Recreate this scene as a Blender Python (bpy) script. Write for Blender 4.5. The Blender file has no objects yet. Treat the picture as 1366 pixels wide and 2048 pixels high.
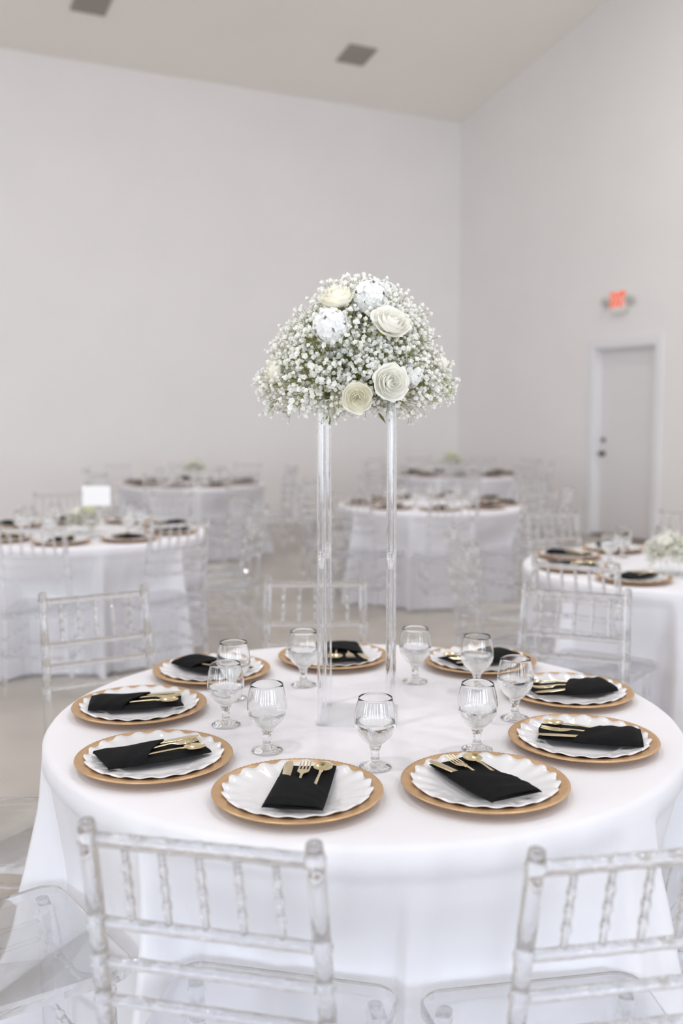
import bpy, math, random
from mathutils import Vector, Matrix
sc = bpy.context.scene
R = math.radians
rnd = random.Random(7)

# ---------------------------------------------------------------- camera
CAM = (0.0, 0.0, 1.50)
PITCH = 5.72
cam_d = bpy.data.cameras.new('camera')
cam_d.sensor_fit = 'VERTICAL'
cam_d.sensor_height = 36.0
cam_d.sensor_width = 24.0
cam_d.lens = 35.0
cam_d.clip_start = 0.05
cam_d.dof.use_dof = True
cam_d.dof.focus_distance = 2.12
cam_d.dof.aperture_fstop = 2.0
cam = bpy.data.objects.new('camera', cam_d)
cam.location = CAM
cam.rotation_euler = (R(90 - PITCH), 0, 0)
sc.collection.objects.link(cam)
sc.camera = cam

# ---------------------------------------------------------------- world, exposure, light
w = bpy.data.worlds.new('world'); sc.world = w; w.use_nodes = True
w.node_tree.nodes['Background'].inputs[0].default_value = (0.85, 0.92, 1.0, 1)
w.node_tree.nodes['Background'].inputs[1].default_value = 0.6
sc.view_settings.view_transform = 'Standard'
sc.view_settings.look = 'None'
sc.view_settings.exposure = -0.09
sc.view_settings.gamma = 1.0
sc.view_settings.use_curve_mapping = False
cy = sc.cycles
cy.max_bounces = 24; cy.diffuse_bounces = 8; cy.glossy_bounces = 8
cy.transmission_bounces = 20; cy.transparent_max_bounces = 40
cy.sample_clamp_indirect = 6.0
cy.use_denoising = True
cy.blur_glossy = 0.3

# room axes: a runs along the back wall, b along the right wall
YAW = R(62.2)
DA = Vector((math.sin(YAW), math.cos(YAW), 0)); DB = Vector((-math.cos(YAW), math.sin(YAW), 0))
ROOMROT = math.atan2(DA.y, DA.x)
A_R, B_B = 8.413, 12.278            # right wall, back wall
A_L, B_F = -10.0, -6.2              # left wall, wall behind the camera
B_RIDGE, H_EAVE, SLOPE = 3.04, 5.63, 0.2216
def W(a, b, z): p = DA * a + DB * b; return Vector((p.x, p.y, z))
def ceil_z(b): return H_EAVE + SLOPE * ((B_B - b) if b > B_RIDGE else (b - B_F))

def area(name, loc, target, sx, sy, power, col, shape='RECTANGLE'):
    l = bpy.data.lights.new(name, 'AREA'); l.shape = shape; l.size = sx; l.size_y = sy
    l.energy = power; l.color = col
    o = bpy.data.objects.new(name, l); o.location = loc
    o.rotation_euler = (Vector(target) - Vector(loc)).to_track_quat('-Z', 'Y').to_euler()
    sc.collection.objects.link(o); return o
# high-bay lamps hung under the ridge and the slopes, all above the frame
for a, b in ((-5, 6.0), (-1, 6.0), (3, 6.0), (6.6, 6.0), (-5, 1.5), (-1, 1.5), (3, 1.5), (6.6, 1.5), (-3, -3), (3, -3)):
    p = W(a, b, 6.2); area('high_bay_lamp', p, (p.x, p.y, 0), .42, .42, 50, (1.0, .98, .962), 'DISK')
# daylight through tall windows in the wall behind the camera
for a in (-7.0, -4.2, -1.4, 1.4, 2.6, 5.0):
    p = W(a, B_F + .06, 1.6); area('window_daylight', p, W(a, B_F + 3, 1.6), .85, 2.1, 62, (.75, .875, 1.0))
for b in (-5.0, -3.9, 0.5, 3.0):
    p = W(A_L + .06, b, 1.6); area('window_daylight', p, W(A_L + 3, b, 1.6), .85, 2.1, 78, (.82, .91, 1.0))

# ---------------------------------------------------------------- materials
def srgb(r, g, b):
    f = lambda c: (c / 255 / 12.92) if c / 255 <= .04045 else ((c / 255 + .055) / 1.055) ** 2.4
    return (f(r), f(g), f(b), 1)
def mat(name, col, rough=.5, metal=0., **kw):
    m = bpy.data.materials.new(name); m.use_nodes = True
    p = m.node_tree.nodes['Principled BSDF']
    p.inputs['Base Color'].default_value = col; p.inputs['Roughness'].default_value = rough; p.inputs['Metallic'].default_value = metal
    for k, v in kw.items(): p.inputs[k.replace('_', ' ')].default_value = v
    return m
def noisy(m, scale, lo, hi, bump=0., detail=4, bscale=None):
    nt = m.node_tree; p = nt.nodes['Principled BSDF']
    tc = nt.nodes.new('ShaderNodeTexCoord'); n = nt.nodes.new('ShaderNodeTexNoise')
    n.inputs['Scale'].default_value = scale; n.inputs['Detail'].default_value = detail
    nt.links.new(tc.outputs['Object'], n.inputs['Vector'])
    r = nt.nodes.new('ShaderNodeValToRGB'); r.color_ramp.elements[0].color = lo; r.color_ramp.elements[1].color = hi
    r.color_ramp.elements[0].position = .3; r.color_ramp.elements[1].position = .7
    nt.links.new(n.outputs['Fac'], r.inputs['Fac']); nt.links.new(r.outputs['Color'], p.inputs['Base Color'])
    if bump:
        n2 = nt.nodes.new('ShaderNodeTexNoise'); n2.inputs['Scale'].default_value = bscale or scale * 4; n2.inputs['Detail'].default_value = 3
        nt.links.new(tc.outputs['Object'], n2.inputs['Vector'])
        b = nt.nodes.new('ShaderNodeBump'); b.inputs['Strength'].default_value = bump; b.inputs['Distance'].default_value = .002
        nt.links.new(n2.outputs['Fac'], b.inputs['Height']); nt.links.new(b.outputs['Normal'], p.inputs['Normal'])
    return m
def clear(name, col, ior, rough, see):
    """clear plastic or glass: refracting body, part of the light passing straight through its thin walls"""
    m = bpy.data.materials.new(name); m.use_nodes = True; nt = m.node_tree; nt.nodes.clear()
    out = nt.nodes.new('ShaderNodeOutputMaterial'); g = nt.nodes.new('ShaderNodeBsdfGlass')
    g.inputs['Color'].default_value = col; g.inputs['IOR'].default_value = ior; g.inputs['Roughness'].default_value = rough
    t = nt.nodes.new('ShaderNodeBsdfTransparent'); t.inputs['Color'].default_value = col
    mx = nt.nodes.new('ShaderNodeMixShader'); mx.inputs[0].default_value = see
    nt.links.new(g.outputs[0], mx.inputs[1]); nt.links.new(t.outputs[0], mx.inputs[2]); nt.links.new(mx.outputs[0], out.inputs[0])
    return m
M = {}
M['wall'] = noisy(mat('wall_paint', srgb(236, 233, 233), .6), 1.2, srgb(235, 232, 232), srgb(238, 235, 235), .05, bscale=60)
M['ceiling'] = noisy(mat('ceiling_paint', srgb(244, 240, 235), .7), .8, srgb(243, 239, 234), srgb(246, 242, 237), .05, bscale=60)
M['floor'] = noisy(mat('polished_concrete', srgb(170, 164, 156), .32), 1.6, srgb(160, 153, 145), srgb(184, 178, 170), .08, 8, 30)
M['trim'] = mat('trim_paint', srgb(232, 231, 234), .4)
M['door'] = mat('door_paint', srgb(226, 223, 225), .4)
M['dark_metal'] = mat('dark_hardware', srgb(70, 68, 64), .35, .8)
M['sill'] = mat('door_threshold', srgb(96, 78, 62), .5)
M['vent'] = mat('vent_grey', srgb(160, 154, 148), .5)
M['vent_dark'] = mat('vent_slot', srgb(120, 116, 112), .6)
M['cloth'] = noisy(mat('white_tablecloth', srgb(225, 224, 230), .85, Sheen_Weight=.1), 3, srgb(224, 223, 229), srgb(227, 226, 232), .12, bscale=500)
M['wood'] = noisy(mat('table_wood', srgb(150, 115, 80), .5), 8, srgb(140, 105, 72), srgb(160, 125, 90))
M['steel'] = mat('table_steel', srgb(120, 120, 122), .4, .9)
M['charger'] = noisy(mat('gold_charger', srgb(198, 162, 120), .34, .45), 60, srgb(193, 157, 115), srgb(203, 167, 126))
M['plate'] = mat('white_glazed_plate', srgb(228, 228, 233), .12, 0, Coat_Weight=.5, Coat_Roughness=.05)
M['napkin'] = noisy(mat('black_napkin', srgb(16, 16, 18), .9, Specular_IOR_Level=.2), 40, srgb(13, 13, 15), srgb(19, 19, 21), .5, bscale=900)
M['gold'] = mat('polished_gold', srgb(240, 224, 184), .18, 1.0)
M['acrylic'] = clear('clear_acrylic', (.988, .991, .997, 1), 1.46, .02, .25)
M['tube'] = clear('clear_tube', (.992, .994, .998, 1), 1.45, .0, .0)
M['glass'] = clear('clear_glass', (.994, .997, .998, 1), 1.45, .0, .0)
M['water'] = clear('water', (.996, .998, 1, 1), 1.33, .0, .0)
def petals(name, col, through=.22):
    """thin petal: light scatters from it and through it"""
    m = bpy.data.materials.new(name); m.use_nodes = True; nt = m.node_tree; nt.nodes.clear()
    out = nt.nodes.new('ShaderNodeOutputMaterial'); d = nt.nodes.new('ShaderNodeBsdfDiffuse'); t = nt.nodes.new('ShaderNodeBsdfTranslucent'); mx = nt.nodes.new('ShaderNodeMixShader')
    for n in (d, t): n.inputs['Color'].default_value = col
    mx.inputs[0].default_value = through; nt.links.new(d.outputs[0], mx.inputs[1]); nt.links.new(t.outputs[0], mx.inputs[2]); nt.links.new(mx.outputs[0], out.inputs[0]); return m
M['petal'] = petals('ivory_petal', srgb(252, 251, 246)); M['cream'] = petals('cream_petal', srgb(253, 251, 241)); M['white_petal'] = petals('white_petal', srgb(252, 252, 251))
M['green_petal'] = petals('pale_green_petal', srgb(228, 230, 196)); M['floret'] = petals('floret_white', srgb(253, 253, 250), .25)
M['stem'] = mat('flower_stem', srgb(150, 152, 84), .7)
M['leaf'] = noisy(mat('leaf_green', srgb(118, 126, 70), .6), 20, srgb(100, 110, 56), srgb(136, 142, 84))
M['foam'] = mat('floral_foam', srgb(70, 84, 50), .9)
M['card'] = mat('white_card', srgb(244, 244, 246), .5)
M['sign_white'] = mat('sign_housing', srgb(222, 222, 216), .4)
M['lamp_head'] = mat('lamp_head', srgb(190, 188, 182), .3)
m = mat('exit_letters', srgb(226, 84, 48), .4); m.node_tree.nodes['Principled BSDF'].inputs['Emission Color'].default_value = srgb(255, 110, 50)
m.node_tree.nodes['Principled BSDF'].inputs['Emission Strength'].default_value = .5; M['exit'] = m

# ---------------------------------------------------------------- mesh helpers
class MB:
    def __init__(s): s.v = []; s.f = []; s.m = []
    def add(s, vs, fs, mi=0):
        o = len(s.v); s.v += [tuple(v) for v in vs]; s.f += [tuple(i + o for i in f) for f in fs]; s.m += [mi] * len(fs)
    def box(s, x0, x1, y0, y1, z0, z1, mi=0):
        s.add([(x0, y0, z0), (x1, y0, z0), (x1, y1, z0), (x0, y1, z0), (x0, y0, z1), (x1, y0, z1), (x1, y1, z1), (x0, y1, z1)],
              [(0, 3, 2, 1), (4, 5, 6, 7), (0, 1, 5, 4), (1, 2, 6, 5), (2, 3, 7, 6), (3, 0, 4, 7)], mi)
    def tube(s, pts, rad, seg=10, mi=0, cap=True, flat=1.0, up=None):
        pts = [Vector(p) for p in pts]; n = len(pts)
        if not hasattr(rad, '__len__'): rad = [rad] * n
        vs = []; ref = None
        for i, p in enumerate(pts):
            t = (pts[min(i + 1, n - 1)] - pts[max(i - 1, 0)]).normalized()
            if ref is None: ref = Vector(up) if up else (Vector((1, 0, 0)) if abs(t.x) < .9 else Vector((0, 1, 0)))
            u = (ref - t * ref.dot(t)).normalized(); ref = u; v = t.cross(u)
            fl = flat[i] if hasattr(flat, '__len__') else flat
            for k in range(seg):
                a = 2 * math.pi * k / seg; vs.append(p + (u * math.cos(a) + v * math.sin(a) * fl) * rad[i])
        fs = [(i * seg + k, i * seg + (k + 1) % seg, (i + 1) * seg + (k + 1) % seg, (i + 1) * seg + k) for i in range(n - 1) for k in range(seg)]
        if cap: fs += [tuple(range(seg))[::-1], tuple((n - 1) * seg + k for k in range(seg))]
        s.add(vs, fs, mi)
    def lathe(s, prof, seg=48, mi=0, mod=None):
        vs = []; fs = []; n = len(prof)
        for i, (r, z) in enumerate(prof):
            for k in range(seg):
                a = 2 * math.pi * k / seg; rr, zz = (r, z) if mod is None else mod(i, r, z, a)
                vs.append((rr * math.cos(a), rr * math.sin(a), zz))
        for i in range(n - 1):
            for k in range(seg): fs.append((i * seg + k, i * seg + (k + 1) % seg, (i + 1) * seg + (k + 1) % seg, (i + 1) * seg + k))
        if prof[0][0] < 1e-3: fs.append(tuple(range(seg))[::-1])
        if prof[-1][0] < 1e-3: fs.append(tuple((n - 1) * seg + k for k in range(seg)))
        s.add(vs, fs, mi)
    def grid(s, fn, nu, nv, mi=0):
        vs = [fn(i / nu, j / nv) for j in range(nv + 1) for i in range(nu + 1)]
        s.add(vs, [(j * (nu + 1) + i, j * (nu + 1) + i + 1, (j + 1) * (nu + 1) + i + 1, (j + 1) * (nu + 1) + i) for j in range(nv) for i in range(nu)], mi)
    def slab(s, top, bot, nu, nv, mi=0):
        """closed sheet between a top and a bottom surface"""
        W_ = nu + 1; N = W_ * (nv + 1)
        vs = [top(i / nu, j / nv) for j in range(nv + 1) for i in range(W_)] + [bot(i / nu, j / nv) for j in range(nv + 1) for i in range(W_)]
        fs = []
        for j in range(nv):
            for i in range(nu):
                a = j * W_ + i; fs.append((a, a + 1, a + W_ + 1, a + W_)); fs.append((N + a, N + a + W_, N + a + W_ + 1, N + a + 1))
        rim = [i for i in range(W_)] + [j * W_ + nu for j in range(1, nv + 1)] + [nv * W_ + i for i in range(nu - 1, -1, -1)] + [j * W_ for j in range(nv - 1, 0, -1)]
        for k in range(len(rim)):
            a, b = rim[k], rim[(k + 1) % len(rim)]; fs.append((b, a, N + a, N + b))
        s.add(vs, fs, mi)
    def mesh(s, name, mats, smooth=True, angle=40):
        me = bpy.data.meshes.new(name); me.from_pydata(s.v, [], s.f)
        for m_ in (mats if isinstance(mats, (list, tuple)) else [mats]): me.materials.append(m_)
        me.polygons.foreach_set('material_index', s.m)
        if smooth:
            me.polygons.foreach_set('use_smooth', [True] * len(s.f))
            me.update()
            if angle < 180: me.set_sharp_from_angle(angle=R(angle))
        me.update(); return me
def link(name, me, parent=None, loc=(0, 0, 0), rot=(0, 0, 0)):
    o = bpy.data.objects.new(name, me); o.location = loc; o.rotation_euler = rot; o.parent = parent
    sc.collection.objects.link(o); return o
def tag(o, label, cat, group=None):
    o['label'] = label; o['category'] = cat
    if group: o['group'] = group
    return o
def empty(name, loc=(0, 0, 0), rz=0.):
    o = link(name, None, None, loc, (0, 0, rz)); o.empty_display_size = .05; return o
def copy_tree(o, loc, rz, parent=None, top=True):
    c = o.copy(); sc.collection.objects.link(c); c.parent = parent
    if top: c.location = loc; c.rotation_euler = (0, 0, rz)
    for ch in list(o.children): copy_tree(ch, None, None, c, False)
    return c
def struct(name, mb, mt, parent=None, smooth=False):
    o = link(name, mb.mesh(name, mt, smooth), parent); o['kind'] = 'structure'; return o

# ---------------------------------------------------------------- the room
mb = MB(); mb.add([W(A_L, B_F, 0), W(A_R, B_F, 0), W(A_R, B_B, 0), W(A_L, B_B, 0), W(A_L, B_F, -.1), W(A_R, B_F, -.1), W(A_R, B_B, -.1), W(A_L, B_B, -.1)],
                  [(0, 1, 2, 3), (7, 6, 5, 4), (0, 4, 5, 1), (1, 5, 6, 2), (2, 6, 7, 3), (3, 7, 4, 0)]); struct('floor', mb, M['floor'])
T_ = .15
def prism(pts_in, off):  # extrude a polygon by a vector
    mb = MB(); n = len(pts_in); o = Vector(off)
    mb.add([Vector(p) for p in pts_in] + [Vector(p) + o for p in pts_in],
           [tuple(range(n)), tuple(range(2 * n - 1, n - 1, -1))] + [(i, n + i, n + (i + 1) % n, (i + 1) % n) for i in range(n)]); return mb
zr = ceil_z(B_RIDGE)
struct('wall_back', prism([W(A_L, B_B, 0), W(A_R, B_B, 0), W(A_R, B_B, H_EAVE), W(A_L, B_B, H_EAVE)], DB * T_), M['wall'])
struct('wall_front', prism([W(A_L, B_F, 0), W(A_R, B_F, 0), W(A_R, B_F, H_EAVE), W(A_L, B_F, H_EAVE)], -DB * T_), M['wall'])
struct('wall_left', prism([W(A_L, B_F, 0), W(A_L, B_B, 0), W(A_L, B_B, H_EAVE), W(A_L, B_RIDGE, zr), W(A_L, B_F, H_EAVE)], -DA * T_), M['wall'])
mb = MB()
for b0, b1 in ((B_F, B_RIDGE), (B_RIDGE, B_B)):
    q = [W(A_L, b0, ceil_z(b0) if b0 != B_RIDGE else zr), W(A_R, b0, ceil_z(b0) if b0 != B_RIDGE else zr), W(A_R, b1, ceil_z(b1)), W(A_L, b1, ceil_z(b1))]
    up = Vector((0, 0, T_)); mb.add(q + [p + up for p in q], [(0, 3, 2, 1), (4, 5, 6, 7), (0, 1, 5, 4), (1, 2, 6, 5), (2, 3, 7, 6), (3, 0, 4, 7)])
struct('ceiling', mb, M['ceiling'])
# right wall with the doorway cut out
PD_B = Vector((3.084, 12.191, 0)).dot(DB)
D0, D1, DH = PD_B - .985, PD_B + .02, 2.27       # doorway
mb = MB()
for pts in ([W(A_R, D1, 0), W(A_R, B_B, 0), W(A_R, B_B, H_EAVE), W(A_R, D1, ceil_z(D1))],
            [W(A_R, D0, DH), W(A_R, D1, DH), W(A_R, D1, ceil_z(D1)), W(A_R, D0, ceil_z(D0))],
            [W(A_R, B_F, 0), W(A_R, D0, 0), W(A_R, D0, ceil_z(D0)), W(A_R, B_RIDGE, zr), W(A_R, B_F, H_EAVE)]):
    pr = prism(pts, DA * T_); mb.add(pr.v, pr.f)
struct('wall_right', mb, M['wall'])
def wbox(mb, a0, a1, b0, b1, z0, z1, mi=0):
    q = [W(a0, b0, z0), W(a1, b0, z0), W(a1, b1, z0), W(a0, b1, z0)]; h = Vector((0, 0, z1 - z0))
    mb.add(q + [p + h for p in q], [(0, 3, 2, 1), (4, 5, 6, 7), (0, 1, 5, 4), (1, 2, 6, 5), (2, 3, 7, 6), (3, 0, 4, 7)], mi)
mb = MB(); wbox(mb, A_R + .085, A_R + .13, D0 + .02, D1 - .02, .02, DH - .02); door = struct('door_1', mb, M['door'])
door['label'] = 'white exit door with dark knob and deadbolt'
mb = MB(); TW = .10
wbox(mb, A_R - .018, A_R, D0 - TW, D0, 0, DH + TW); wbox(mb, A_R - .018, A_R, D1, D1 + TW, 0, DH + TW); wbox(mb, A_R - .018, A_R, D0, D1, DH, DH + TW)
struct('casing', mb, M['trim'], door)
mb = MB(); wbox(mb, A_R, A_R + T_, D1 - .02, D1, 0, DH); wbox(mb, A_R, A_R + T_, D0, D0 + .02, 0, DH); wbox(mb, A_R, A_R + T_, D0, D1, DH - .02, DH)
struct('jamb', mb, M['trim'], door)
mb = MB(); wbox(mb, A_R - .02, A_R + T_, D0 + .02, D1 - .02, 0, .02); struct('threshold', mb, M['sill'], door)
for nm, zz, r0 in (('door_knob', 1.0, .030), ('deadbolt', 1.165, .026)):
    mb = MB(); c = W(A_R + .085, D1 - .10, zz)
    mb.tube([c, c - DA * .012], r0 * 1.05, 20)
    if nm == 'door_knob': mb.tube([c - DA * .012, c - DA * .035, c - DA * .042, c - DA * .06, c - DA * .068], [.012, .012, .026, .028, .015], 20)
    else: mb.tube([c - DA * .012, c - DA * .03], [.022, .019], 20)
    struct(nm, mb, M['dark_metal'], door, True)
mb = MB(); wbox(mb, A_R - .012, A_R, B_F, D0 - TW, 0, .10); wbox(mb, A_R - .012, A_R, D1 + TW, B_B, 0, .10); struct('baseboard_right', mb, M['trim'])
mb = MB(); wbox(mb, A_L, A_R - .012, B_B - .012, B_B, 0, .10); struct('baseboard_back', mb, M['trim'])

# exit sign with two lamp heads above the door
sgn = empty('exit_sign', W(A_R, PD_B - .40, 2.80), ROOMROT + math.pi / 2)   # local x runs along the wall towards the far end, local y points into the room
tag(sgn, 'white exit sign with red letters and two lamp heads above the door', 'exit sign')
mb = MB(); mb.box(-.14, .14, 0.0, .045, -.11, .11); mb.box(-.12, .12, .0, .05, -.145, -.11)
o = link('housing', mb.mesh('housing', M['sign_white'], False), sgn)
mb = MB(); mb.box(-.13, .13, .045, .048, -.10, .10); link('face_panel', mb.mesh('face_panel', M['card'], False), sgn)
cu = bpy.data.curves.new('exit_lettering', 'FONT'); cu.body = 'EXIT'; cu.size = .205; cu.align_x = 'CENTER'; cu.align_y = 'CENTER'; cu.extrude = .002; cu.offset = .009; cu.space_character = .98
cu.materials.append(M['exit'])
lm_w = lambda me: max(v.co.x for v in me.vertices) - min(v.co.x for v in me.vertices)
tmp = bpy.data.objects.new('lettering_curve', cu); sc.collection.objects.link(tmp); bpy.context.view_layer.update()
lm = bpy.data.meshes.new_from_object(tmp.evaluated_get(bpy.context.evaluated_depsgraph_get())); bpy.data.objects.remove(tmp)
o = link('lettering', lm, sgn); o.scale = (.245 / max(.01, lm_w(lm)), 1.12, 1); o.location = (0, .0505, 0); o.rotation_euler = (R(90), 0, R(180)); o['label'] = 'red EXIT letters'
for sx in (-1, 1):
    mb = MB(); mb.tube([(sx * .14, .03, .0), (sx * .185, .035, .0)], .014, 10); mb.tube([(sx * .20, .0, -.005), (sx * .20, .035, 0), (sx * .20, .075, -.008), (sx * .20, .085, -.01)], [.02, .045, .052, .046], 20)
    link('lamp_head', mb.mesh('lamp_head', M['lamp_head']), sgn)

# two square vents in the ceiling slope
for (a, b), lab in (((None, (183, 4)), 'grey square ceiling vent cut by the top edge of the photo'), ((None, (713, 109)), 'grey square ceiling vent in front of the room corner')):
    u, v = b
    f = 1991.; cp, sp = math.cos(R(PITCH)), math.sin(R(PITCH)); q = (1024 - v) / f
    d = Vector(((u - 683) / f, cp + q * sp, -sp + q * cp))
    db_, da_ = d.dot(DB), d.dot(DA)
    t = (H_EAVE + SLOPE * B_B - CAM[2]) / (d.z + SLOPE * db_)
    p = Vector(CAM) + d * t
    vt = empty('ceiling_vent', p); vt.rotation_euler = Matrix((tuple(DA), tuple((DB - Vector((0, 0, SLOPE))).normalized()), tuple(DA.cross((DB - Vector((0, 0, SLOPE))).normalized())))).transposed().to_euler()
    tag(vt, lab, 'ceiling vent', 'ceiling vents')
    S = .19
    mb = MB(); mb.box(-S, S, -S, -S + .03, -.018, 0); mb.box(-S, S, S - .03, S, -.018, 0); mb.box(-S, -S + .03, -S + .03, S - .03, -.018, 0); mb.box(S - .03, S, -S + .03, S - .03, -.018, 0)
    link('frame', mb.mesh('vent_frame', M['vent'], False), vt)
    mb = MB(); mb.box(-S + .03, S - .03, -S + .03, S - .03, -.003, -.001); link('backing', mb.mesh('vent_backing', M['vent_dark'], False), vt)
    mb = MB(); mb.add([(-S + .03, -.012, -.004), (S - .03, -.012, -.004), (S - .03, .012, -.015), (-S + .03, .012, -.015), (-S + .03, -.012, -.006), (S - .03, -.012, -.006), (S - .03, .012, -.017), (-S + .03, .012, -.017)],
                      [(0, 1, 2, 3), (7, 6, 5, 4), (0, 4, 5, 1), (1, 5, 6, 2), (2, 6, 7, 3), (3, 7, 4, 0)])
    sm = mb.mesh('vent_slat', M['vent'], False)
    for k in range(10): link('slat', sm, vt, (0, -S + .048 + k * (2 * S - .096) / 9, 0))

# ---------------------------------------------------------------- tables
TZ = .755
TR = .762
TABLES = {  # name: centre, angle of its first seat, description
    'stand': ((.0535, 2.41), -104, 'tall-stand table'),
    'card': ((-1.62, 6.2), -88, 'card-sign table'),
    'wall': ((-1.58, 10.5), -96, 'blank-wall table'),
    'mid': ((.74, 8.15), -88, 'middle table'),
    'corner': ((1.39, 12.0), -92, 'corner table'),
    'exit': ((1.66, 4.8), -130, 'exit-door table'),
}
def px(x, y, z=.8):
    c, s = math.cos(R(PITCH)), math.sin(R(PITCH)); z -= CAM[2]; d = y * c - z * s
    return 683 + 1991 * x / d, 1024 - 1991 * (y * s + z * c) / d
def seen(x, y, z, m=120): u, v = px(x, y, z); return -m < u < 1366 + m and v < 2048 + 3 * m
def clock(th): h = round((3 - th / 30)) % 12; return 'twelve one two three four five six seven eight nine ten eleven'.split()[h]
def cloth_mesh(seed, seats, nth=360):
    """cloth over the table, pushed in by the chair seats (angle, distance of seat centre, turn) and flaring out between them"""
    r = random.Random(seed); ph = r.uniform(0, 6.28); j1, j2 = r.uniform(0, 6.28), r.uniform(0, 6.28)
    def push(a):    # radius of the seat front in this direction, and how strongly it holds the cloth
        best = (9., 0.)
        for th, d, tw in seats:
            e = (a - th + math.pi) % (2 * math.pi) - math.pi
            if abs(e) > R(32): continue
            rr = (d - .232) / math.cos(e) / (1 + math.tan(e) * math.tan(tw))
            x = abs(rr * math.sin(e)); k = 1 - min(1, max(0, (x - .198) / .052)); k = k * k * (3 - 2 * k)
            if k > best[1]: best = (rr, k)
        return best
    def wrk(a, t):
        return (math.sin(17 * a + j1 + .5 * t) * .5 + .55 * math.exp(-((math.sin(9 * a + .9 * t + ph)) / .16) ** 2) + math.sin(29 * a + j2 + .8 * t) * .35 + math.sin(43 * a + ph) * .25 + .6 * math.sin(5 * a + j1))
    def pleat(a): return max(0, math.sin(24 * a + 1.6 * math.sin(3 * a + j2) + ph)) ** 1.5
    mb = MB(); prof = [(0.0005, 0), (.2, 0), (.45, 0), (.62, 0), (.70, 0), (TR - .014, -.0005), (TR - .004, -.004), (TR + .002, -.012), (TR + .004, -.045)]
    n0 = len(prof)
    for t in (.03, .06, .1, .15, .2, .25, .3, .36, .42, .48, .54, .6, .7, .8, .9, 1.): prof.append((TR, t))
    pre = {}
    def mod(i, rr, t, a):
        if i < n0: return rr, TZ + t
        zz = TZ - .045 - t * (TZ - .045 - .006)
        if a not in pre: pre[a] = (push(a), pleat(a))
        (pr, k), pl = pre[a]
        free = TR + .004 - .014 * min(1, t * 8) + .115 * t ** .8 + .03 * t * t + (.01 + .06 * t) * t ** .7 * pl + .008 * t * wrk(a, t)
        drop = min(1, t / .36); drop = drop * drop * (3 - 2 * drop) * .55 + drop * .45
        held = (TR - .010) * (1 - drop) + pr * drop + .009 * min(t, .5) * wrk(a, t) + .016 * max(0, t - .42) * wrk(a * 1.7, t)
        held = min(held, free) if pr < 5 else free
        edge = 4 * k * (1 - k) * min(1, t * 3) * (.011 + .022 * t)      # tension folds beside each seat
        return free * (1 - k) + held * k + edge * math.sin(46 * a + 2.2 * t + j1) + .006 * min(1, t * 4) * max(0, wrk(a * 1.3, t)), zz
    mb.lathe(prof, nth, 0, mod)
    return mb.mesh('tablecloth', M['cloth'], True, 180)
tt = MB(); tt.lathe([(.0005, TZ - .032), (TR - .008, TZ - .032), (TR - .004, TZ - .026), (TR - .004, TZ - .008), (TR - .008, TZ - .003), (.0005, TZ - .003)], 64); tt_m = tt.mesh('tabletop', M['wood'])
lg = MB(); lg.tube([(0, 0, 0), (0, 0, TZ - .032)], .014, 10); lg_m = lg.mesh('table_leg', M['steel'])
for i, (k, ((cx, cyy), a0, nm)) in enumerate(TABLES.items()):
    t = empty('round_table', (cx, cyy, 0)); tag(t, f'round banquet table hidden under the cloth of the {nm}', 'table', 'round tables')
    link('tabletop', tt_m, t)
    for sx in (-1, 1):
        for sy in (-1, 1): link('leg', lg_m, t, (sx * .38, sy * .38, 0))

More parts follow.
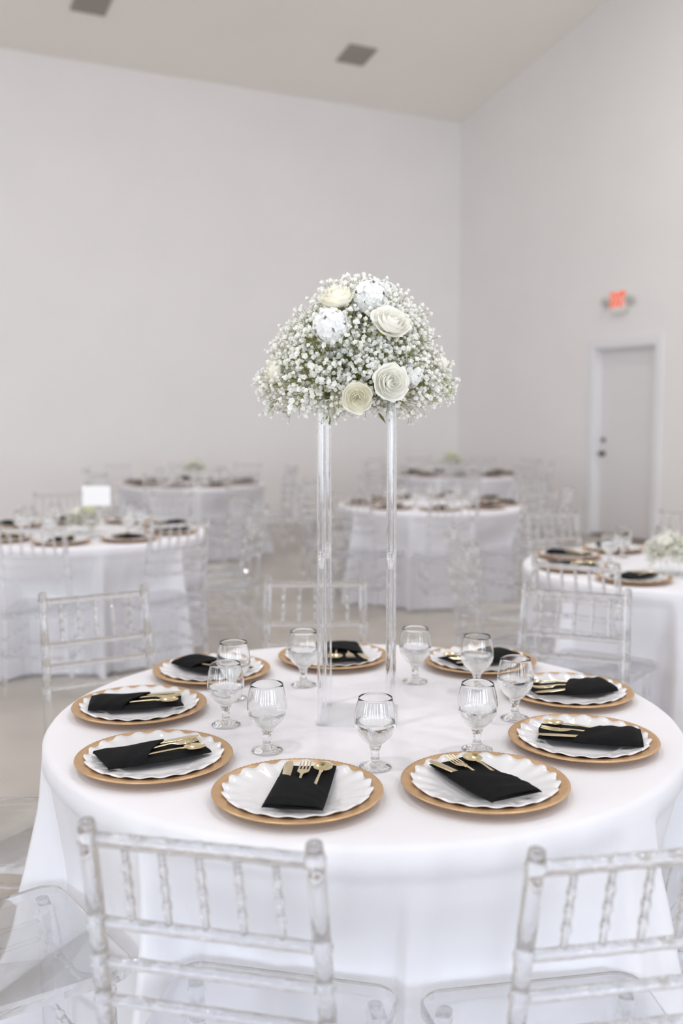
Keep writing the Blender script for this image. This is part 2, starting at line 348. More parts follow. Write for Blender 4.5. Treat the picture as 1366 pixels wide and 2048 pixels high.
# ---------------------------------------------------------------- clear chairs
def bamboo(mb, p, q, r, nodes, seg=10, node=1.28):
    p, q = Vector(p), Vector(q); L = (q - p).length; pts = []; rad = []
    marks = [0.0]
    for t in nodes:
        e = .007 / L; marks += [t - e, t - e * .5, t + e * .5, t + e]
    marks.append(1.0)
    for t in marks: pts.append(p.lerp(q, t))
    rad = [r] + [r, r * node, r * node, r] * len(nodes) + [r]
    mb.tube(pts, rad, seg)
def post_xy(z):     # rear post line: splayed foot, upright, raked back
    if z < .45: return -.19 - .035 * ((.45 - z) / .45) ** 2, .178
    k = (z - .45) / .47; return -.19 - .072 * k ** 1.35, .178 - .010 * k
def chair_parts():
    P = {}
    seat = MB(); N = 40; top = []; 
    def outline(sh):
        pts = []
        for cx_, cy_, a0, rr in ((.165, .155, 0, .05), (-.165, .155, 90, .05), (-.165, -.175, 180, .025), (.165, -.175, 270, .025)):
            for k in range(8):
                a = R(a0 + k * 90 / 7); pts.append((cx_ + (rr - sh) * math.cos(a), cy_ + (rr - sh) * math.sin(a)))
        return pts
    rings = [(.006, .424), (0, .428), (0, .444), (.006, .450), (.03, .4485)]
    vs = []; 
    for sh, z in rings: vs += [(x, y, z) for x, y in outline(sh)]
    n = 32; fs = [(i * n + k, i * n + (k + 1) % n, (i + 1) * n + (k + 1) % n, (i + 1) * n + k) for i in range(len(rings) - 1) for k in range(n)]
    fs += [tuple(range(n))[::-1], tuple((len(rings) - 1) * n + k for k in range(n))]
    seat.add(vs, fs); P['seat'] = [seat]
    P['rear_post'] = []
    for s in (-1, 1):
        mb = MB(); zs = [0, .02, .1, .2, .203, .207, .21, .3, .395, .398, .407, .41, .45, .52, .58, .614, .617, .623, .626, .66, .681, .684, .690, .693, .72, .748, .751, .757, .760, .81, .86, .884, .887, .897, .900, .912, .920, .924]
        bump = {.203, .207, .398, .407, .617, .623, .684, .690, .751, .757, .887, .897}
        rad = [.0135 + (.0022 if z in bump else 0) for z in zs]; rad[0] = .0125; rad[-2] = .012; rad[-1] = .006
        mb.tube([(s * post_xy(z)[1], post_xy(z)[0], z) for z in zs], rad, 14); P['rear_post'].append(mb)
    P['leg'] = []
    for s in (-1, 1):
        mb = MB(); zs = [0, .02, .2, .203, .207, .21, .30, .303, .307, .31, .385, .388, .397, .40, .424]
        rad = [.0145 + (.0022 if z in {.203, .207, .303, .307, .388, .397} else 0) for z in zs]; rad[0] = .012
        mb.tube([(s * .172, .155 + .012 * (1 - z / .42), z) for z in zs], rad, 14); P['leg'].append(mb)
    P['back_rail'] = []
    for z, r in ((.892, .0115), (.754, .0095), (.687, .0095), (.620, .0095)):
        y, x = post_xy(z); mb = MB(); nod = [1 / 6, 2 / 6, 3 / 6, 4 / 6, 5 / 6]
        bamboo(mb, (-x + .012, y, z), (x - .012, y, z), r, nod, 10, 1.10); P['back_rail'].append(mb)
    P['spindle'] = []
    for k in range(5):
        fx = -1 + 2 * (k + 1) / 6
        p = (fx * post_xy(.754)[1], post_xy(.754)[0], .763); q = (fx * post_xy(.892)[1], post_xy(.892)[0], .881)
        mb = MB(); bamboo(mb, p, q, .0058, [.25, .5, .75], 8, 1.3); P['spindle'].append(mb)
    P['stretcher'] = []
    for z in (.205, .305):
        for s in (-1, 1):
            y, x = post_xy(z); mb = MB(); bamboo(mb, (s * x, y + .012, z), (s * .172, .148, z), .0085, [.25, .5, .75], 8); P['stretcher'].append(mb)
    mb = MB(); bamboo(mb, (-.16, .16, .205), (.16, .16, .205), .0085, [.2, .4, .6, .8], 8); P['stretcher'].append(mb)
    mb = MB(); y, x = post_xy(.205); bamboo(mb, (-x + .012, y, .205), (x - .012, y, .205), .0085, [.2, .4, .6, .8], 8); P['stretcher'].append(mb)
    return P
chair_proto = empty('banquet_chair')
for nm, ms in chair_parts().items():
    for b_ in ms: link(nm, b_.mesh('chair_' + nm, M['acrylic']), chair_proto)
chair_used = []
SEATS = {k: [] for k in TABLES}
def place_chair(x, y, face, label, group):
    loc = (x, y, 0); rz = R(face - 90)
    k_ = next(k for k, v in TABLES.items() if group.endswith(v[2])); (tx, ty) = TABLES[k_][0]; th_ = math.atan2(y - ty, x - tx)
    SEATS[k_].append((th_, math.hypot(x - tx, y - ty), (R(face) - th_ - math.pi + math.pi) % (2 * math.pi) - math.pi))
    if not chair_used: c = chair_proto; c.location = loc; c.rotation_euler = (0, 0, rz); chair_used.append(1)
    else: c = copy_tree(chair_proto, loc, rz)
    tag(c, label, 'chair', group); return c
def back_at(mx, my, face, label, group):   # place by the middle of the top rail
    place_chair(mx + .258 * math.cos(R(face)), my + .258 * math.sin(R(face)), face, label, group)
G_ = 'chairs around the tall-stand table'
back_at(-.200, 1.335, 77, 'clear bamboo-style chair with its back along the bottom photo edge, at seven o\'clock', G_)
back_at(.425, 1.305, 100, 'clear bamboo-style chair cut by the bottom corner, thick post against the cloth', G_)
back_at(-.815, 3.24, 300, 'clear chair behind the plates at ten o\'clock of the tall-stand table', G_)
back_at(-.093, 3.50, 270, 'clear chair seen straight behind the flower stand, twelve o\'clock', G_)
back_at(.785, 3.29, 247, 'clear chair pushed in at two o\'clock, overlapping a second chair back', G_)
for c_, (th, dist, lab) in enumerate(((-143, .915, 'clear chair at eight o\'clock showing only its seat corner at the photo edge'), (178, .92, 'clear chair at nine o\'clock, seat edge crossing the photo margin'), (-24, .93, 'clear chair at four o\'clock showing seat and legs at the photo margin'))):
    place_chair(.0535 + dist * math.cos(R(th)), 2.41 + dist * math.sin(R(th)), th + 180, lab, G_)
for k, ((cx, cyy), a0, nm) in TABLES.items():
    if k == 'stand': continue
    r_ = random.Random(k)
    for i in range(9):
        th = a0 + 40 * i; th = (th + 180) % 360 - 180; dd = .86 + r_.uniform(-.02, .05); dth = r_.uniform(-3, 3); df = r_.uniform(-5, 5)
        if k == 'exit' and i == 0: dd, dth, df = .93, 0, 6
        dth *= .5; x, y = cx + dd * math.cos(R(th + dth)), cyy + dd * math.sin(R(th + dth))
        if seen(x, y, .7, 60) or (k in ('card', 'exit') and seen(x, y, .7, 0)): place_chair(x, y, th + 180 + df, f'clear chair at the {clock(th)} o\'clock seat of the {nm}', f'chairs around the {nm}')

for i, (k, ((cx, cyy), a0, nm)) in enumerate(TABLES.items()):
    extra = [(R(15), .88, 0)] if k == 'stand' else []
    o = link('tablecloth', cloth_mesh(20 + i, SEATS[k] + extra, 480 if i == 0 else 300), None, (cx, cyy, 0)); tag(o, f'white floor-length cloth draped over the {nm}', 'tablecloth', 'white tablecloths')

# ---------------------------------------------------------------- place settings
mb = MB()
prof = [(.0005, .0), (.10, .0), (.116, .002), (.126, .0105), (.150, .0145), (.164, .0170), (.1660, .0188), (.164, .0208), (.160, .0200), (.136, .0160), (.127, .0140), (.116, .0056), (.109, .004), (.0005, .004)]
mb.lathe(prof, 200, 0, lambda i, r, z, a: (r + (.0009 if i in (5, 6, 7) and int(round(a / (2 * math.pi) * 200)) % 2 else 0), z + (.0008 if i in (7, 8) and int(round(a / (2 * math.pi) * 200)) % 2 else 0)))
charger_m = mb.mesh('charger_plate', M['charger'], True, 60)
mb = MB(); NW = 20
prof = [(.0005, .0), (.076, .0), (.080, .0015), (.092, .0045), (.112, .0095), (.130, .0135), (.1445, .0175), (.1450, .0188), (.1440, .0195), (.130, .0155), (.112, .0115), (.094, .0068), (.085, .0046), (.080, .0030), (.0005, .0028)]
def pmod(i, r, z, a):
    k = max(0, (r - .086) / .059) ** 2.0; wv = math.cos(NW * a); wv = wv * (1.15 - .15 * wv * wv)
    return r + .0026 * k * k * wv, z + .0025 * k * wv
mb.lathe(prof, 240, 0, pmod); plate_m = mb.mesh('dinner_plate', M['plate'], True, 70)
mb = MB(); mb.lathe(prof, 80, 0, pmod); plate_far_m = mb.mesh('dinner_plate_far', M['plate'], True, 70)
NL, NWD = .222, .110
def napkin_mesh(seed):
    r = random.Random(seed); a1, a2, a3 = r.uniform(-1, 1), r.uniform(-1, 1), r.uniform(-1, 1); ph = r.uniform(0, 6)
    def bx(u, v):
        y = -NL / 2 + v * NL; x = (u - .5) * NWD * (1 + .03 * a1 * math.sin(3 * v + ph)) + .004 * a2 * (v - .5) + .003 * a3 * math.sin(4 * v + ph)
        y += .005 * a1 * (u - .5) * (1 if v > .5 else -1) + .002 * math.sin(7 * u + ph) * (v > .9)
        return x, y
    def e(u): return min(1, min(u, 1 - u) * 14)
    def top(u, v): x, y = bx(u, v); return (x, y, .0015 + .0035 * e(u) * min(1, (1 - v) * 14) + .0012 * math.sin(9 * v + 4 * u + ph) * e(u) + .003 * (y / .11) ** 2)
    def bot(u, v): x, y = bx(u, v); return (x, y, .0 + .003 * (y / .11) ** 2)
    m0 = MB(); m0.slab(top, bot, 14, 24)
    def py(u, v): return v * (.67 - .31 * u + .02 * math.sin(3 * u + ph))
    def arch(u, v): return .0122 * (max(0, math.sin(math.pi * u)) ** .55) * (.25 + .75 * min(1, v * 6)) * (1 - .12 * math.sin(5 * v + ph) * .5)
    def pt(u, v): x, y = bx(u, py(u, v)); return (x * 1.015, y - .002 * (1 - v), .0062 + arch(u, v) - .0042 * (1 - e(u)) + .0012 * math.sin(10 * v * (.6 + u) + ph) * e(u) + .003 * (y / .11) ** 2)
    def pb(u, v): x, y, z = pt(u, v); return (x * .99, y, z - .0028)
    m1 = MB(); m1.slab(pt, pb, 16, 18)
    return m0.mesh('napkin', M['napkin'], True, 50), m1.mesh('napkin_pocket', M['napkin'], True, 50)
def loft(mb, st):   # stations y, x, half width, half thickness, z
    mb.tube([(x, y, z) for y, x, hw, ht, z in st], [hw for _, _, hw, _, _ in st], 10, 0, True, [ht / hw for _, _, hw, ht, _ in st], up=(1, 0, 0))
def knife_mesh():
    mb = MB(); loft(mb, [(-.095, 0, .004, .001, 0), (-.09, 0, .0055, .0016, 0), (-.02, 0, .0040, .0018, .0008), (.005, 0, .0042, .0016, .001), (.02, 0, .0085, .0009, .001), (.07, .001, .0098, .0007, .001), (.09, .0015, .0090, .0006, .001), (.100, .0022, .006, .0005, .001), (.105, .003, .002, .0004, .001)]); return mb.mesh('knife', M['gold'])
def handle(): return [(-.095, 0, .004, .001, 0), (-.088, 0, .0065, .0014, 0), (-.03, 0, .0035, .0016, .001), (.02, 0, .0024, .0018, .004)]
def fork_mesh():
    mb = MB(); loft(mb, handle() + [(.030, 0, .0035, .0013, .0045), (.042, 0, .0105, .0009, .0030), (.052, 0, .0122, .0008, .0020), (.058, 0, .0122, .0008, .0018)])
    for k in range(4):
        x = -.0102 + k * .0068; loft(mb, [(.056, x, .0020, .0008, .0018), (.078, x, .0019, .0008, .0026), (.094, x * .98, .0015, .0007, .0052), (.098, x * .98, .0006, .0004, .0062)])
    return mb.mesh('fork', M['gold'])
def spoon_mesh():
    mb = MB(); loft(mb, handle() + [(.036, 0, .0028, .0014, .0048), (.048, 0, .0048, .0010, .0042)])
    bw, bl, cyb = .0192, .0238, .068
    def bowl(dz):
        def fn(u, v):
            r = v; a = 2 * math.pi * u; return (r * bw * math.cos(a), cyb + r * bl * math.sin(a) * (1 + .06 * math.sin(a)), .0050 - .0062 * (1 - r * r) + dz)
        return fn
    t_, b_ = bowl(.0008), bowl(0); nu, nv = 28, 7
    mb.grid(lambda u, v: t_(u, max(v, .02)), nu, nv); mb.grid(lambda u, v: b_(u, max(v, .02)), nu, nv)
    mb.grid(lambda u, v: tuple(x + (y - x) * v for x, y in zip(t_(u, 1), b_(u, 1))), nu, 1)
    return mb.mesh('spoon', M['gold'])
knife_m, fork_m, spoon_m = knife_mesh(), fork_mesh(), spoon_mesh()
NAPK = [napkin_mesh(s) for s in range(4)]
# goblets
GO = [(.0005, .0), (.030, .0), (.0335, .001), (.0345, .0028), (.0335, .0045), (.024, .0075), (.014, .0125), (.0098, .018), (.0084, .027), (.0088, .036), (.0112, .044), (.0125, .0475), (.0122, .050), (.0165, .0545), (.0245, .0625), (.0325, .074), (.0380, .086), (.0407, .099), (.0405, .110), (.0390, .124), (.0365, .138), (.0335, .150), (.0327, .1548), (.0322, .1556)]
GI = [(.0318, .1548), (.0323, .150), (.0352, .138), (.0374, .124), (.0389, .110), (.0390, .099), (.0363, .086), (.0308, .0748), (.0225, .0642), (.0135, .0578), (.0005, .0555)]
GO = [(r * (1 + .09 * min(1, max(0, (z - .048) / .02))), z * .977) for r, z in GO]; GI = [(r * (1 + .09 * min(1, max(0, (z - .048) / .02))), z * .977) for r, z in GI]
def gmod(i, r, z, a): return (r * (1 + (.045 * math.cos(10 * a) if 5 <= i <= 12 else 0)), z)
mb = MB(); mb.lathe(GO + GI, 60, 0, gmod); goblet_m = mb.mesh('goblet', M['glass'], True, 60)
def water_mesh(level):
    mb = MB(); pts = [p for p in reversed(GI) if p[1] < level]
    (r0, z0), (r1, z1) = pts[-1], [p for p in reversed(GI) if p[1] >= level][0]
    k = (level - z0) / (z1 - z0); rl = r0 + (r1 - r0) * k
    out = [(max(.0005, r + .0002), z - .0001) for r, z in pts] + [(rl + .0002, level), (rl - .0012, level - .0008), (.0005, level - .0009)]
    mb.lathe(out, 48); return mb.mesh('water', M['water'], True, 50)
WAT = {l: water_mesh(l) for l in (.086, .094, .101)}
def put_goblet(x, y, z, level, label, group):
    g = link('goblet', goblet_m, None, (x, y, z), (0, 0, rnd.uniform(0, 6))); tag(g, label, 'goblet', group)
    link('water', WAT[level], g); return g
ITEMS = 0
def setting(x, y, z, ang, nap_off, seed, nm, hour, cut=True, far=False):
    """charger, plate, napkin and cutlery; ang is the direction the cutlery heads point"""
    r = random.Random(seed); tail = f'at the {hour} o\'clock seat of the {nm}'
    tag(link('charger_plate', charger_m, None, (x, y, z), (0, 0, r.uniform(0, 6))), 'gold beaded charger plate ' + tail, 'charger plate', f'chargers on the {nm}')
    tag(link('dinner_plate', plate_far_m if far else plate_m, None, (x, y, z + .0041), (0, 0, r.uniform(0, 6))), 'white scalloped dinner plate ' + tail, 'plate', f'plates on the {nm}')
    a = R(ang - 90); ca, sa = math.cos(a), math.sin(a)
    nx, ny = x + nap_off[0], y + nap_off[1]; nz = z + .0041 + .0166
    nb, npk = NAPK[seed % 4]
    n = link('napkin', nb, None, (nx, ny, nz), (0, 0, a)); tag(n, 'folded black napkin pocket ' + tail, 'napkin', f'napkins on the {nm}')
    link('pocket', npk, n)
    if not cut: return
    for me, nm2, lx, tilt, dz in ((knife_m, 'knife', -.034, 8 + r.uniform(-3, 3), .0090), (fork_m, 'fork', -.006, 1 + r.uniform(-3, 3), .0095), (spoon_m, 'spoon', .028, -6 + r.uniform(-4, 3), .0098)):
        ly = r.uniform(.009, .016)
        o = link(nm2, me, None, (nx + lx * ca - ly * sa, ny + lx * sa + ly * ca, nz + dz), (R(.3), 0, a + R(tilt)))
        tag(o, f'gold {nm2} tucked in the black napkin ' + tail, nm2, f'{nm2[:-1] + "ves" if nm2 == "knife" else nm2 + "s"} on the {nm}')
CH = [(-.085, 1.865), (-.398, 2.057), (-.505, 2.432), (-.37, 2.781), (-.024, 2.938), (.407, 2.884), (.599, 2.563), (.543, 2.176), (.284, 1.910)]
NAPD = [(84, (.008, .0)), (28, (-.003, .0)), (11, (-.008, .0)), (-38, (.0, .01)), (-82, (.035, .0)), (-150, (.0, .0)), (193, (.0, .0)), (166, (.014, .0)), (118, (-.005, .0))]
for i, ((x, y), (an, off)) in enumerate(zip(CH, NAPD)):
    th = math.degrees(math.atan2(y - 2.41, x - .0535)); setting(x, y, TZ + .0005, an, off, 40 + i, 'tall-stand table', clock(th))
GB = [((.071, 2.033), .101), ((-.164, 2.136), .086), ((-.276, 2.319), .094), ((-.281, 2.539), .094), ((-.104, 2.668), .101), ((.204, 2.703), .101), ((.362, 2.609), .101), ((.423, 2.369), .101), ((.300, 2.142), .094)]
for (x, y), l in GB:
    th = math.degrees(math.atan2(y - 2.41, x - .0535)); put_goblet(x, y, TZ + .0005, l, f'clear stemmed water goblet at {clock(th)} o\'clock on the tall-stand table', 'goblets on the tall-stand table')
for k, ((cx, cyy), a0, nm) in TABLES.items():
    if k == 'stand': continue
    r_ = random.Random('s' + k)
    for i in range(9):
        th = a0 + 40 * i; th = (th + 180) % 360 - 180; x, y = cx + .565 * math.cos(R(th)), cyy + .565 * math.sin(R(th))
        if not seen(x, y, TZ, 40): continue
        setting(x, y, TZ + .0005, th + 180 + r_.uniform(-14, 14), (0, 0), 100 + i + len(k) * 9, nm, clock(th), k in ('card', 'exit', 'mid'), True)
        tg = th + 18 + r_.uniform(-5, 5); rg = .36 + r_.uniform(-.02, .02)
        if k == 'exit' and math.hypot(cx + rg * math.cos(R(tg)) - 1.52, cyy + rg * math.sin(R(tg)) - 4.56) < .2: continue
        put_goblet(cx + rg * math.cos(R(tg)), cyy + rg * math.sin(R(tg)), TZ + .0005, .101, f'clear water goblet by the {clock(th)} o\'clock plate of the {nm}', f'goblets on the {nm}')

# ---------------------------------------------------------------- flowers
def rose_mesh(seed, mt, open_=1.0):
    """full round rose opening along +z, about 36 mm radius; overlapping cupped petals in a spiral"""
    r = random.Random(seed); mb = MB()
    for ring, (cnt, rad, z0, z1, lip) in enumerate(((3, .0045, -.012, .012, -.35), (3, .0095, -.014, .0145, -.25), (4, .0150, -.016, .0150, -.12), (5, .0215, -.019, .0125, .02), (5, .0285, -.022, .0080, .16), (6, .0345, -.026, .0010, .34))):
        for k in range(cnt):
            a0 = 2 * math.pi * k / cnt + ring * 1.1 + r.uniform(-.15, .15); span = 2 * math.pi / cnt * 1.55; hh = r.uniform(.92, 1.08); ll = lip * open_ + r.uniform(-.06, .06); sp = r.uniform(.001, .003); wv = r.uniform(0, 6)
            def fn(u, v, a0=a0, span=span, hh=hh, ll=ll, sp=sp, wv=wv, rad=rad, z0=z0, z1=z1):
                s_ = 2 * u - 1; a = a0 + s_ * span / 2 * (.55 + .45 * math.sin(math.pi * min(.9, .15 + v * .75)))
                rr = rad * (.30 + .70 * math.sin(math.pi / 2 * min(1, v * 1.5))) + rad * ll * max(0, v - .62) ** 1.5 * 2.2 + sp * s_ + .0012 * v * math.sin(4 * s_ + wv)
                z = z0 + (z1 - z0) * hh * v * (1 - .16 * v * s_ * s_) + .0010 * v * math.sin(3 * s_ + wv)
                if ll > .1: z -= rad * ll * max(0, v - .7) ** 2 * 1.6
                return (rr * math.cos(a), rr * math.sin(a), z)
            mb.grid(fn, 8, 7)
    mb.tube([(0, 0, -.06), (0, 0, -.026), (0, 0, -.020)], [.002, .004, .011], 8, 1)
    for k in range(5):
        a = k * 1.257; c_, s_ = math.cos(a), math.sin(a); mb.add([(.008 * c_, .008 * s_, -.025), (.022 * c_ - .005 * s_, .022 * s_ + .005 * c_, -.026), (.034 * c_, .034 * s_, -.022), (.022 * c_ + .005 * s_, .022 * s_ - .005 * c_, -.026)], [(0, 1, 2, 3)], 1)
    return mb.mesh('rose', [mt, M['stem']], True, 180)
def hydrangea_mesh(seed, mt, rad=.040, cnt=165):
    r = random.Random(seed); mb = MB(); g = math.pi * (3 - 5 ** .5)
    mb.lathe([(.0005, -rad * .7), (rad * .5, -rad * .5), (rad * .74, 0), (rad * .52, rad * .52), (.0005, rad * .75)], 20)
    for i in range(cnt):
        z = 1 - 1.6 * (i + .5) / cnt; q = math.sqrt(max(0, 1 - z * z)); n = Vector((q * math.cos(g * i), q * math.sin(g * i), z))
        n = (n + Vector((r.uniform(-.22, .22), r.uniform(-.22, .22), r.uniform(-.22, .22)))).normalized(); c = n * rad * r.uniform(.88, 1.04)
        t = n.orthogonal().normalized(); b = n.cross(t); sp = r.uniform(0, 6)
        for k in range(4):
            a = sp + k * math.pi / 2; d = t * math.cos(a) + b * math.sin(a); s_ = n.cross(d); L = .0112 * r.uniform(.85, 1.15); wv = r.uniform(-.002, .004)
            mb.add([c, c + d * L * .45 + s_ * L * .5 + n * .0012, c + d * L * .92 + s_ * L * .34 + n * wv, c + d * L * 1.02 + n * (wv + .0006), c + d * L * .92 - s_ * L * .34 + n * wv, c + d * L * .45 - s_ * L * .5 + n * .0012], [(0, 1, 2, 3), (0, 3, 4, 5)])
    mb.tube([(0, 0, -.06), (0, 0, -.01)], [.0025, .006], 6, 1)
    return mb.mesh('hydrangea', [mt, M['stem']], True, 180)
def floret(mb, c, n, s, r):
    """crumpled double floret of small petals"""
    t = n.orthogonal().normalized(); b = n.cross(t)
    for ring, (cnt, tl, h) in enumerate(((5, .95, .1), (4, .55, .5))):
        sp = r.uniform(0, 6)
        for k in range(cnt):
            a = sp + 2 * math.pi * k / cnt; d = t * math.cos(a) + b * math.sin(a); s_ = n.cross(d); L = s * r.uniform(.85, 1.2)
            p0 = c - n * s * .25; mid = c + d * L * tl * .6 + n * L * (h + .15)
            mb.add([p0, mid + s_ * L * .48, c + d * L * tl + n * L * (h + .35 * ring + r.uniform(-.1, .25)), mid - s_ * L * .48], [(0, 1, 2, 3)], 0)
    mb.add([c - n * s * .6 + t * s * .3, c - n * s * .6 - t * s * .15 + b * s * .26, c - n * s * .6 - t * s * .15 - b * s * .26, c + n * s * .35], [(0, 1, 3), (1, 2, 3), (2, 0, 3), (2, 1, 0)], 0)
def spray_mesh(seed, cnt=32, L=.13, rad=.058, fs=.0064):
    """a branching spray of baby's breath growing along +z from the origin"""
    r = random.Random(seed); mb = MB(); fork = Vector((0, 0, L - rad * 1.3))
    mb.tube([(0, 0, 0), (r.uniform(-.004, .004), r.uniform(-.004, .004), fork.z * .6), fork], [.0015, .0012, .0010], 4, 1, False)
    hubs = []
    for k in range(6):
        a = k * 1.05 + r.uniform(-.3, .3); h = fork + Vector((math.cos(a), math.sin(a), 1.0 + r.uniform(-.2, .9))).normalized() * rad * r.uniform(.45, .8); hubs.append(h)
        mb.tube([fork - Vector((0, 0, r.uniform(0, .02))), fork.lerp(h, .55) + Vector((0, 0, .003)), h], .0008, 3, 1, False)
    for i in range(cnt):
        h = hubs[i % 6]; d = ((h - fork).normalized() + Vector((r.uniform(-1, 1), r.uniform(-1, 1), r.uniform(-.4, 1)))).normalized(); c = h + d * rad * r.uniform(.25, .72)
        mb.tube([h, c], .0005, 3, 1, False); floret(mb, c, (d + Vector((r.uniform(-.5, .5), r.uniform(-.5, .5), r.uniform(-.5, .5)))).normalized(), fs * r.uniform(.7, 1.15), r)
    return mb.mesh('babys_breath_spray', [M['floret'], M['stem']], True, 180)
SPR = [spray_mesh(300 + i) for i in range(7)]
def aim(d): return Vector(d).to_track_quat('Z', 'Y').to_euler()
def leaf_cluster(seed, n, rad, size):
    r = random.Random(seed); mb = MB()
    for i in range(n):
        d = Vector((r.gauss(0, 1), r.gauss(0, 1), r.gauss(0, .7) + .2)).normalized(); c = d * rad * r.uniform(.35, 1); dd = (d + Vector((r.uniform(-.7, .7), r.uniform(-.7, .7), r.uniform(-.7, .7)))).normalized()
        s_ = dd.orthogonal().normalized(); n_ = dd.cross(s_); L = size * r.uniform(.7, 1.3)
        mb.add([c, c + dd * L * .5 + s_ * L * .13 + n_ * L * .05, c + dd * L + n_ * L * .1, c + dd * L * .5 - s_ * L * .13 + n_ * L * .05, c + dd * L * .5], [(0, 1, 4), (1, 2, 4), (2, 3, 4), (3, 0, 4)])
    return mb.mesh('foliage', M['leaf'], True, 180)

# tall stand of four clear tubes
SX, SY, SROT = .040, 2.398, R(-4)
STZ, STOP = TZ + .0005, 1.530
st = empty('flower_stand', (SX, SY, STZ), SROT); tag(st, 'tall clear acrylic stand of four tubes carrying the white bouquet', 'flower stand')
def plate_mb(hw, z0, z1):
    mb = MB(); pts = []
    for cx_, cy_, a0 in ((hw - .02, hw - .02, 0), (-hw + .02, hw - .02, 90), (-hw + .02, -hw + .02, 180), (hw - .02, -hw + .02, 270)):
        for k in range(6): a = R(a0 + k * 18); pts.append((cx_ + .02 * math.cos(a), cy_ + .02 * math.sin(a)))
    n = len(pts); mb.add([(x, y, z0) for x, y in pts] + [(x, y, z1) for x, y in pts], [tuple(range(n))[::-1], tuple(range(n, 2 * n))] + [(k, (k + 1) % n, n + (k + 1) % n, n + k) for k in range(n)]); return mb
M['sheet'] = clear('clear_sheet', (.99, .993, .997, 1), 1.45, .0, .75)
link('base_plate', plate_mb(.098, 0, .003).mesh('base_plate', M['sheet'], True, 30), st)
link('top_plate', plate_mb(.098, STOP - STZ - .004, STOP - STZ).mesh('top_plate', M['tube'], True, 30), st)
mb = MB(); h0, h1 = .0042, STOP - STZ - .0042; ro, ri = .0108, .0082
mb.lathe([(ro, h0), (ro, h1), (ri, h1), (ri, h0), (ro, h0)], 28); tube_m = mb.mesh('stand_tube', M['tube'], True, 40)
zj = .405
mb = MB(); mb.lathe([(.0005, zj - .028), (.0045, zj - .027), (.0060, zj - .02), (.0080, zj - .001), (.0080, zj + .012), (.0060, zj + .013), (.0005, zj + .013)], 20); joint_m = mb.mesh('tube_joint', M['tube'], True, 40)
mb = MB(); mb.lathe([(.0110, zj - .0006), (.0114, zj), (.0110, zj + .0006)], 28); ring_m = mb.mesh('tube_seam', M['tube'], True, 40)
for sx in (-1, 1):
    for sy in (-1, 1):
        t = link('tube', tube_m, st, (sx * .0815, sy * .0815, 0)); link('joint', joint_m, t); link('seam', ring_m, t)

def bouquet(name, loc, label, sprays, sx, sy, sz, low, flowers, seed, scale=1.0, dome=None, group=None):
    r = random.Random(seed); b = empty(name, loc); tag(b, label, 'flowers', group)
    g = math.pi * (3 - 5 ** .5)
    for i in range(sprays):
        if dome:    # broad dome: half width against height
            zz = dome[0][1] + (dome[-1][1] - dome[0][1]) * (((i * .7548777) % 1) ** .95)
            for (r0, z0), (r1, z1) in zip(dome, dome[1:]):
                if z0 <= zz <= z1: rr = r0 + (r1 - r0) * (zz - z0) / (z1 - z0)
            rr *= r.choice((r.uniform(.45, .9), r.uniform(.88, 1.0), r.uniform(.94, 1.09))); zz += r.uniform(-.012, .012); a = 2 * math.pi * .5698403 * i + r.uniform(-.2, .2)
            tip = Vector((rr * math.cos(a), rr * .88 * math.sin(a), zz))
        else:
            z = 1 - (1 - low) * (i + .5) / sprays; q = math.sqrt(max(0, 1 - z * z)); d = Vector((q * math.cos(g * i), q * math.sin(g * i), z))
            d = (d + Vector((r.uniform(-.16, .16), r.uniform(-.16, .16), r.uniform(-.14, .14)))).normalized()
            tip = Vector((d.x * sx, d.y * sy, d.z * sz)) * r.uniform(.8, 1.08)
        L = .13 * scale
        if any((tip - Vector(p)).length < .028 * s_ / scale ** .5 or (tip.normalized().angle(Vector(p).normalized()) < .11 and tip.length > Vector(p).length * .8) for nm2, me, p, s_ in flowers): tip = tip * .62
        dn = (tip - Vector((0, 0, -.045 if dome else -.02))).normalized(); o = link('babys_breath_spray', SPR[i % 7], b, tip - dn * L, aim(dn + Vector((r.uniform(-.2, .2), r.uniform(-.2, .2), r.uniform(-.2, .1))))); o.rotation_euler.rotate_axis('Z', r.uniform(0, 6)); o.scale = (scale * r.uniform(.85, 1.1),) * 3
    o = link('foliage', leaf_cluster(seed, 190, 1, .30), b); o.scale = (sx * .56, sy * .56, sz * .46); o['kind'] = 'stuff'
    for nm2, me, p, s_ in flowers:
        d = Vector(p) + Vector((0, 0, .03)); o = link(nm2, me, b, p, aim(d)); o.scale = (s_,) * 3
    return b
BX, BY, BZ = .038, 2.398, 1.585
def at(u, v, y):   # point seen at pixel u, v at distance y, relative to the bouquet centre
    f = 1991.; cp, sp = math.cos(R(PITCH)), math.sin(R(PITCH)); q = (1024 - v) / f
    d = Vector(((u - 683) / f, cp + q * sp, -sp + q * cp)); p = Vector(CAM) + d * (y / d.y); return tuple(p - Vector((BX, BY, BZ)))
RO = [rose_mesh(1, M['petal']), rose_mesh(2, M['cream'], .7), rose_mesh(3, M['petal'], 1.1)]
HY = [hydrangea_mesh(5, M['white_petal']), hydrangea_mesh(6, M['white_petal'], .04, 110), hydrangea_mesh(7, M['green_petal'], .038, 110)]
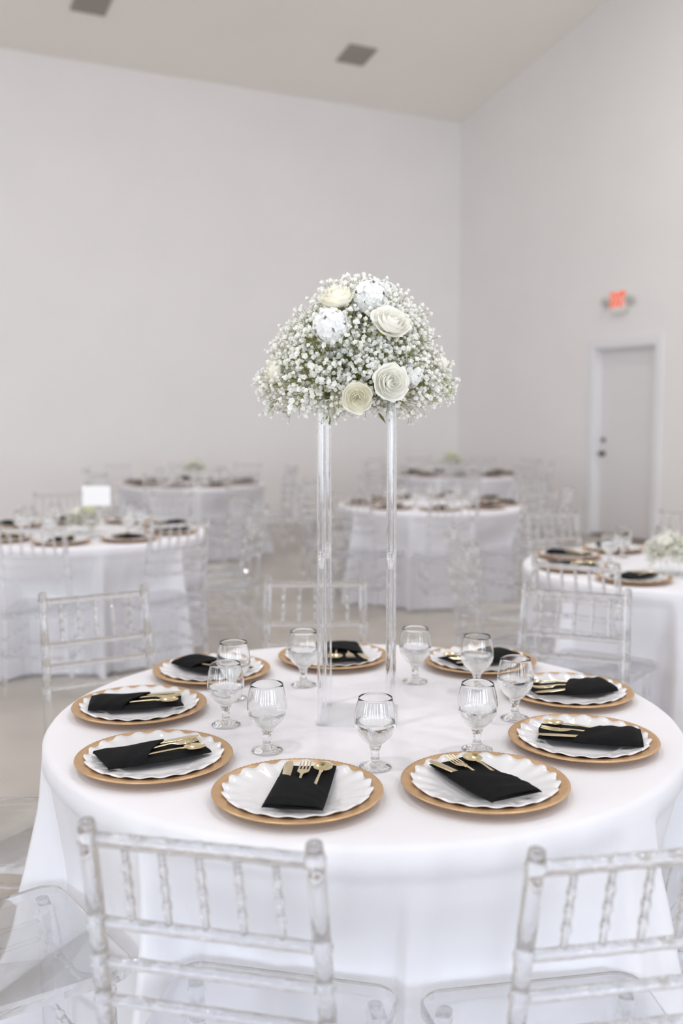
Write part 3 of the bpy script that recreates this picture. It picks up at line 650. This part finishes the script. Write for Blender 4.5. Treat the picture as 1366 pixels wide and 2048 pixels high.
fl = [('rose', RO[1], at(673, 590, 2.30), 1.05), ('hydrangea', HY[0], at(738, 596, 2.33), 1.0), ('rose', RO[2], at(783, 640, 2.235), 1.12), ('hydrangea', HY[0], at(660, 652, 2.235), .92),
      ('rose', RO[0], at(784, 764, 2.20), 1.06), ('rose', RO[1], at(714, 796, 2.20), .9), ('rose', RO[1], at(682, 795, 2.28), .72), ('rose', RO[1], at(545, 744, 2.32), .74),
      ('hydrangea', HY[1], at(822, 752, 2.27), .62), ('rose', RO[2], at(884, 726, 2.40), .72), ('hydrangea', HY[2], at(872, 772, 2.55), 1.0), ('rose', RO[1], at(770, 800, 2.34), .7),
      ('hydrangea', HY[0], at(768, 590, 2.42), .8)]
bq = bouquet('flower_arrangement', (BX, BY, BZ), 'dome of white roses, hydrangea and baby\'s breath atop the tall clear stand', 185, .236, .205, .236, -.42, fl, 11, dome=[(.20, -.058), (.236, -.04), (.236, .0), (.226, .05), (.200, .105), (.140, .17), (.03, .235)])
mb = MB(); mb.lathe([(.0005, STOP - BZ + .0005), (.075, STOP - BZ + .0005), (.085, STOP - BZ + .02), (.07, STOP - BZ + .06), (.0005, STOP - BZ + .075)], 24); link('foam_base', mb.mesh('foam_base', M['foam']), bq)

# low centrepieces of the other tables
def vase(x, y, z, h, r0, label, group=None):
    mb = MB(); mb.lathe([(.0005, 0), (r0 * .9, 0), (r0, .004), (r0, h), (r0 - .002, h), (r0 - .002, .006), (.0005, .006)], 32)
    tag(link('vase', mb.mesh('vase', M['glass'], True, 40), None, (x, y, z)), label, 'vase', group)
BX = BY = BZ = 0
def low_piece(x, y, nm, sx, sz, hv, n, seed, fl2):
    vase(x, y, TZ + .0005, hv, .045, f'small clear glass vase on the {nm}', 'low glass vases')
    bouquet('flower_arrangement', (x, y, TZ + hv + .035), f'low white and green posy in a vase on the {nm}', n, sx, sx, sz, -.25, fl2, seed, .62, group='low posies')
low_piece(1.52, 4.56, 'exit-door table', .13, .10, .06, 60, 51, [('rose', RO[0], (-.05, -.07, .07), .8), ('rose', RO[1], (.06, -.06, .06), .8)])
low_piece(-1.60, 6.13, 'card-sign table', .12, .10, .05, 36, 52, [('rose', RO[0], (-.03, -.06, .06), .8), ('hydrangea', HY[2], (.05, -.04, .06), .8)])
low_piece(-1.55, 10.5, 'blank-wall table', .13, .12, .13, 36, 53, [('rose', RO[1], (.0, -.06, .08), 1.1), ('rose', RO[0], (.06, -.04, .05), 1.1), ('rose', RO[1], (-.06, -.04, .05), 1.1)])
low_piece(1.33, 12.0, 'corner table', .16, .14, .12, 40, 54, [('hydrangea', HY[2], (-.02, -.06, .08), 1.1), ('rose', RO[1], (.08, -.05, .06), 1.0)])
# blank card on a clear holder
cx_, cy_ = (195 - 683) / 1991 * 6.0, 5.95
cd = empty('card_sign', (cx_, cy_, TZ + .0005), R(4)); tag(cd, 'blank white card on a clear stem holder standing among goblets', 'card sign')
mb = MB(); mb.lathe([(.0005, 0), (.04, 0), (.04, .006), (.006, .009), (.0045, .02), (.0045, .185), (.0005, .187)], 20); link('holder', mb.mesh('holder', M['tube'], True, 40), cd)
mb = MB(); mb.box(-.083, .083, -.0015, .0015, .187, .305); link('card', mb.mesh('card', M['card'], False), cd)
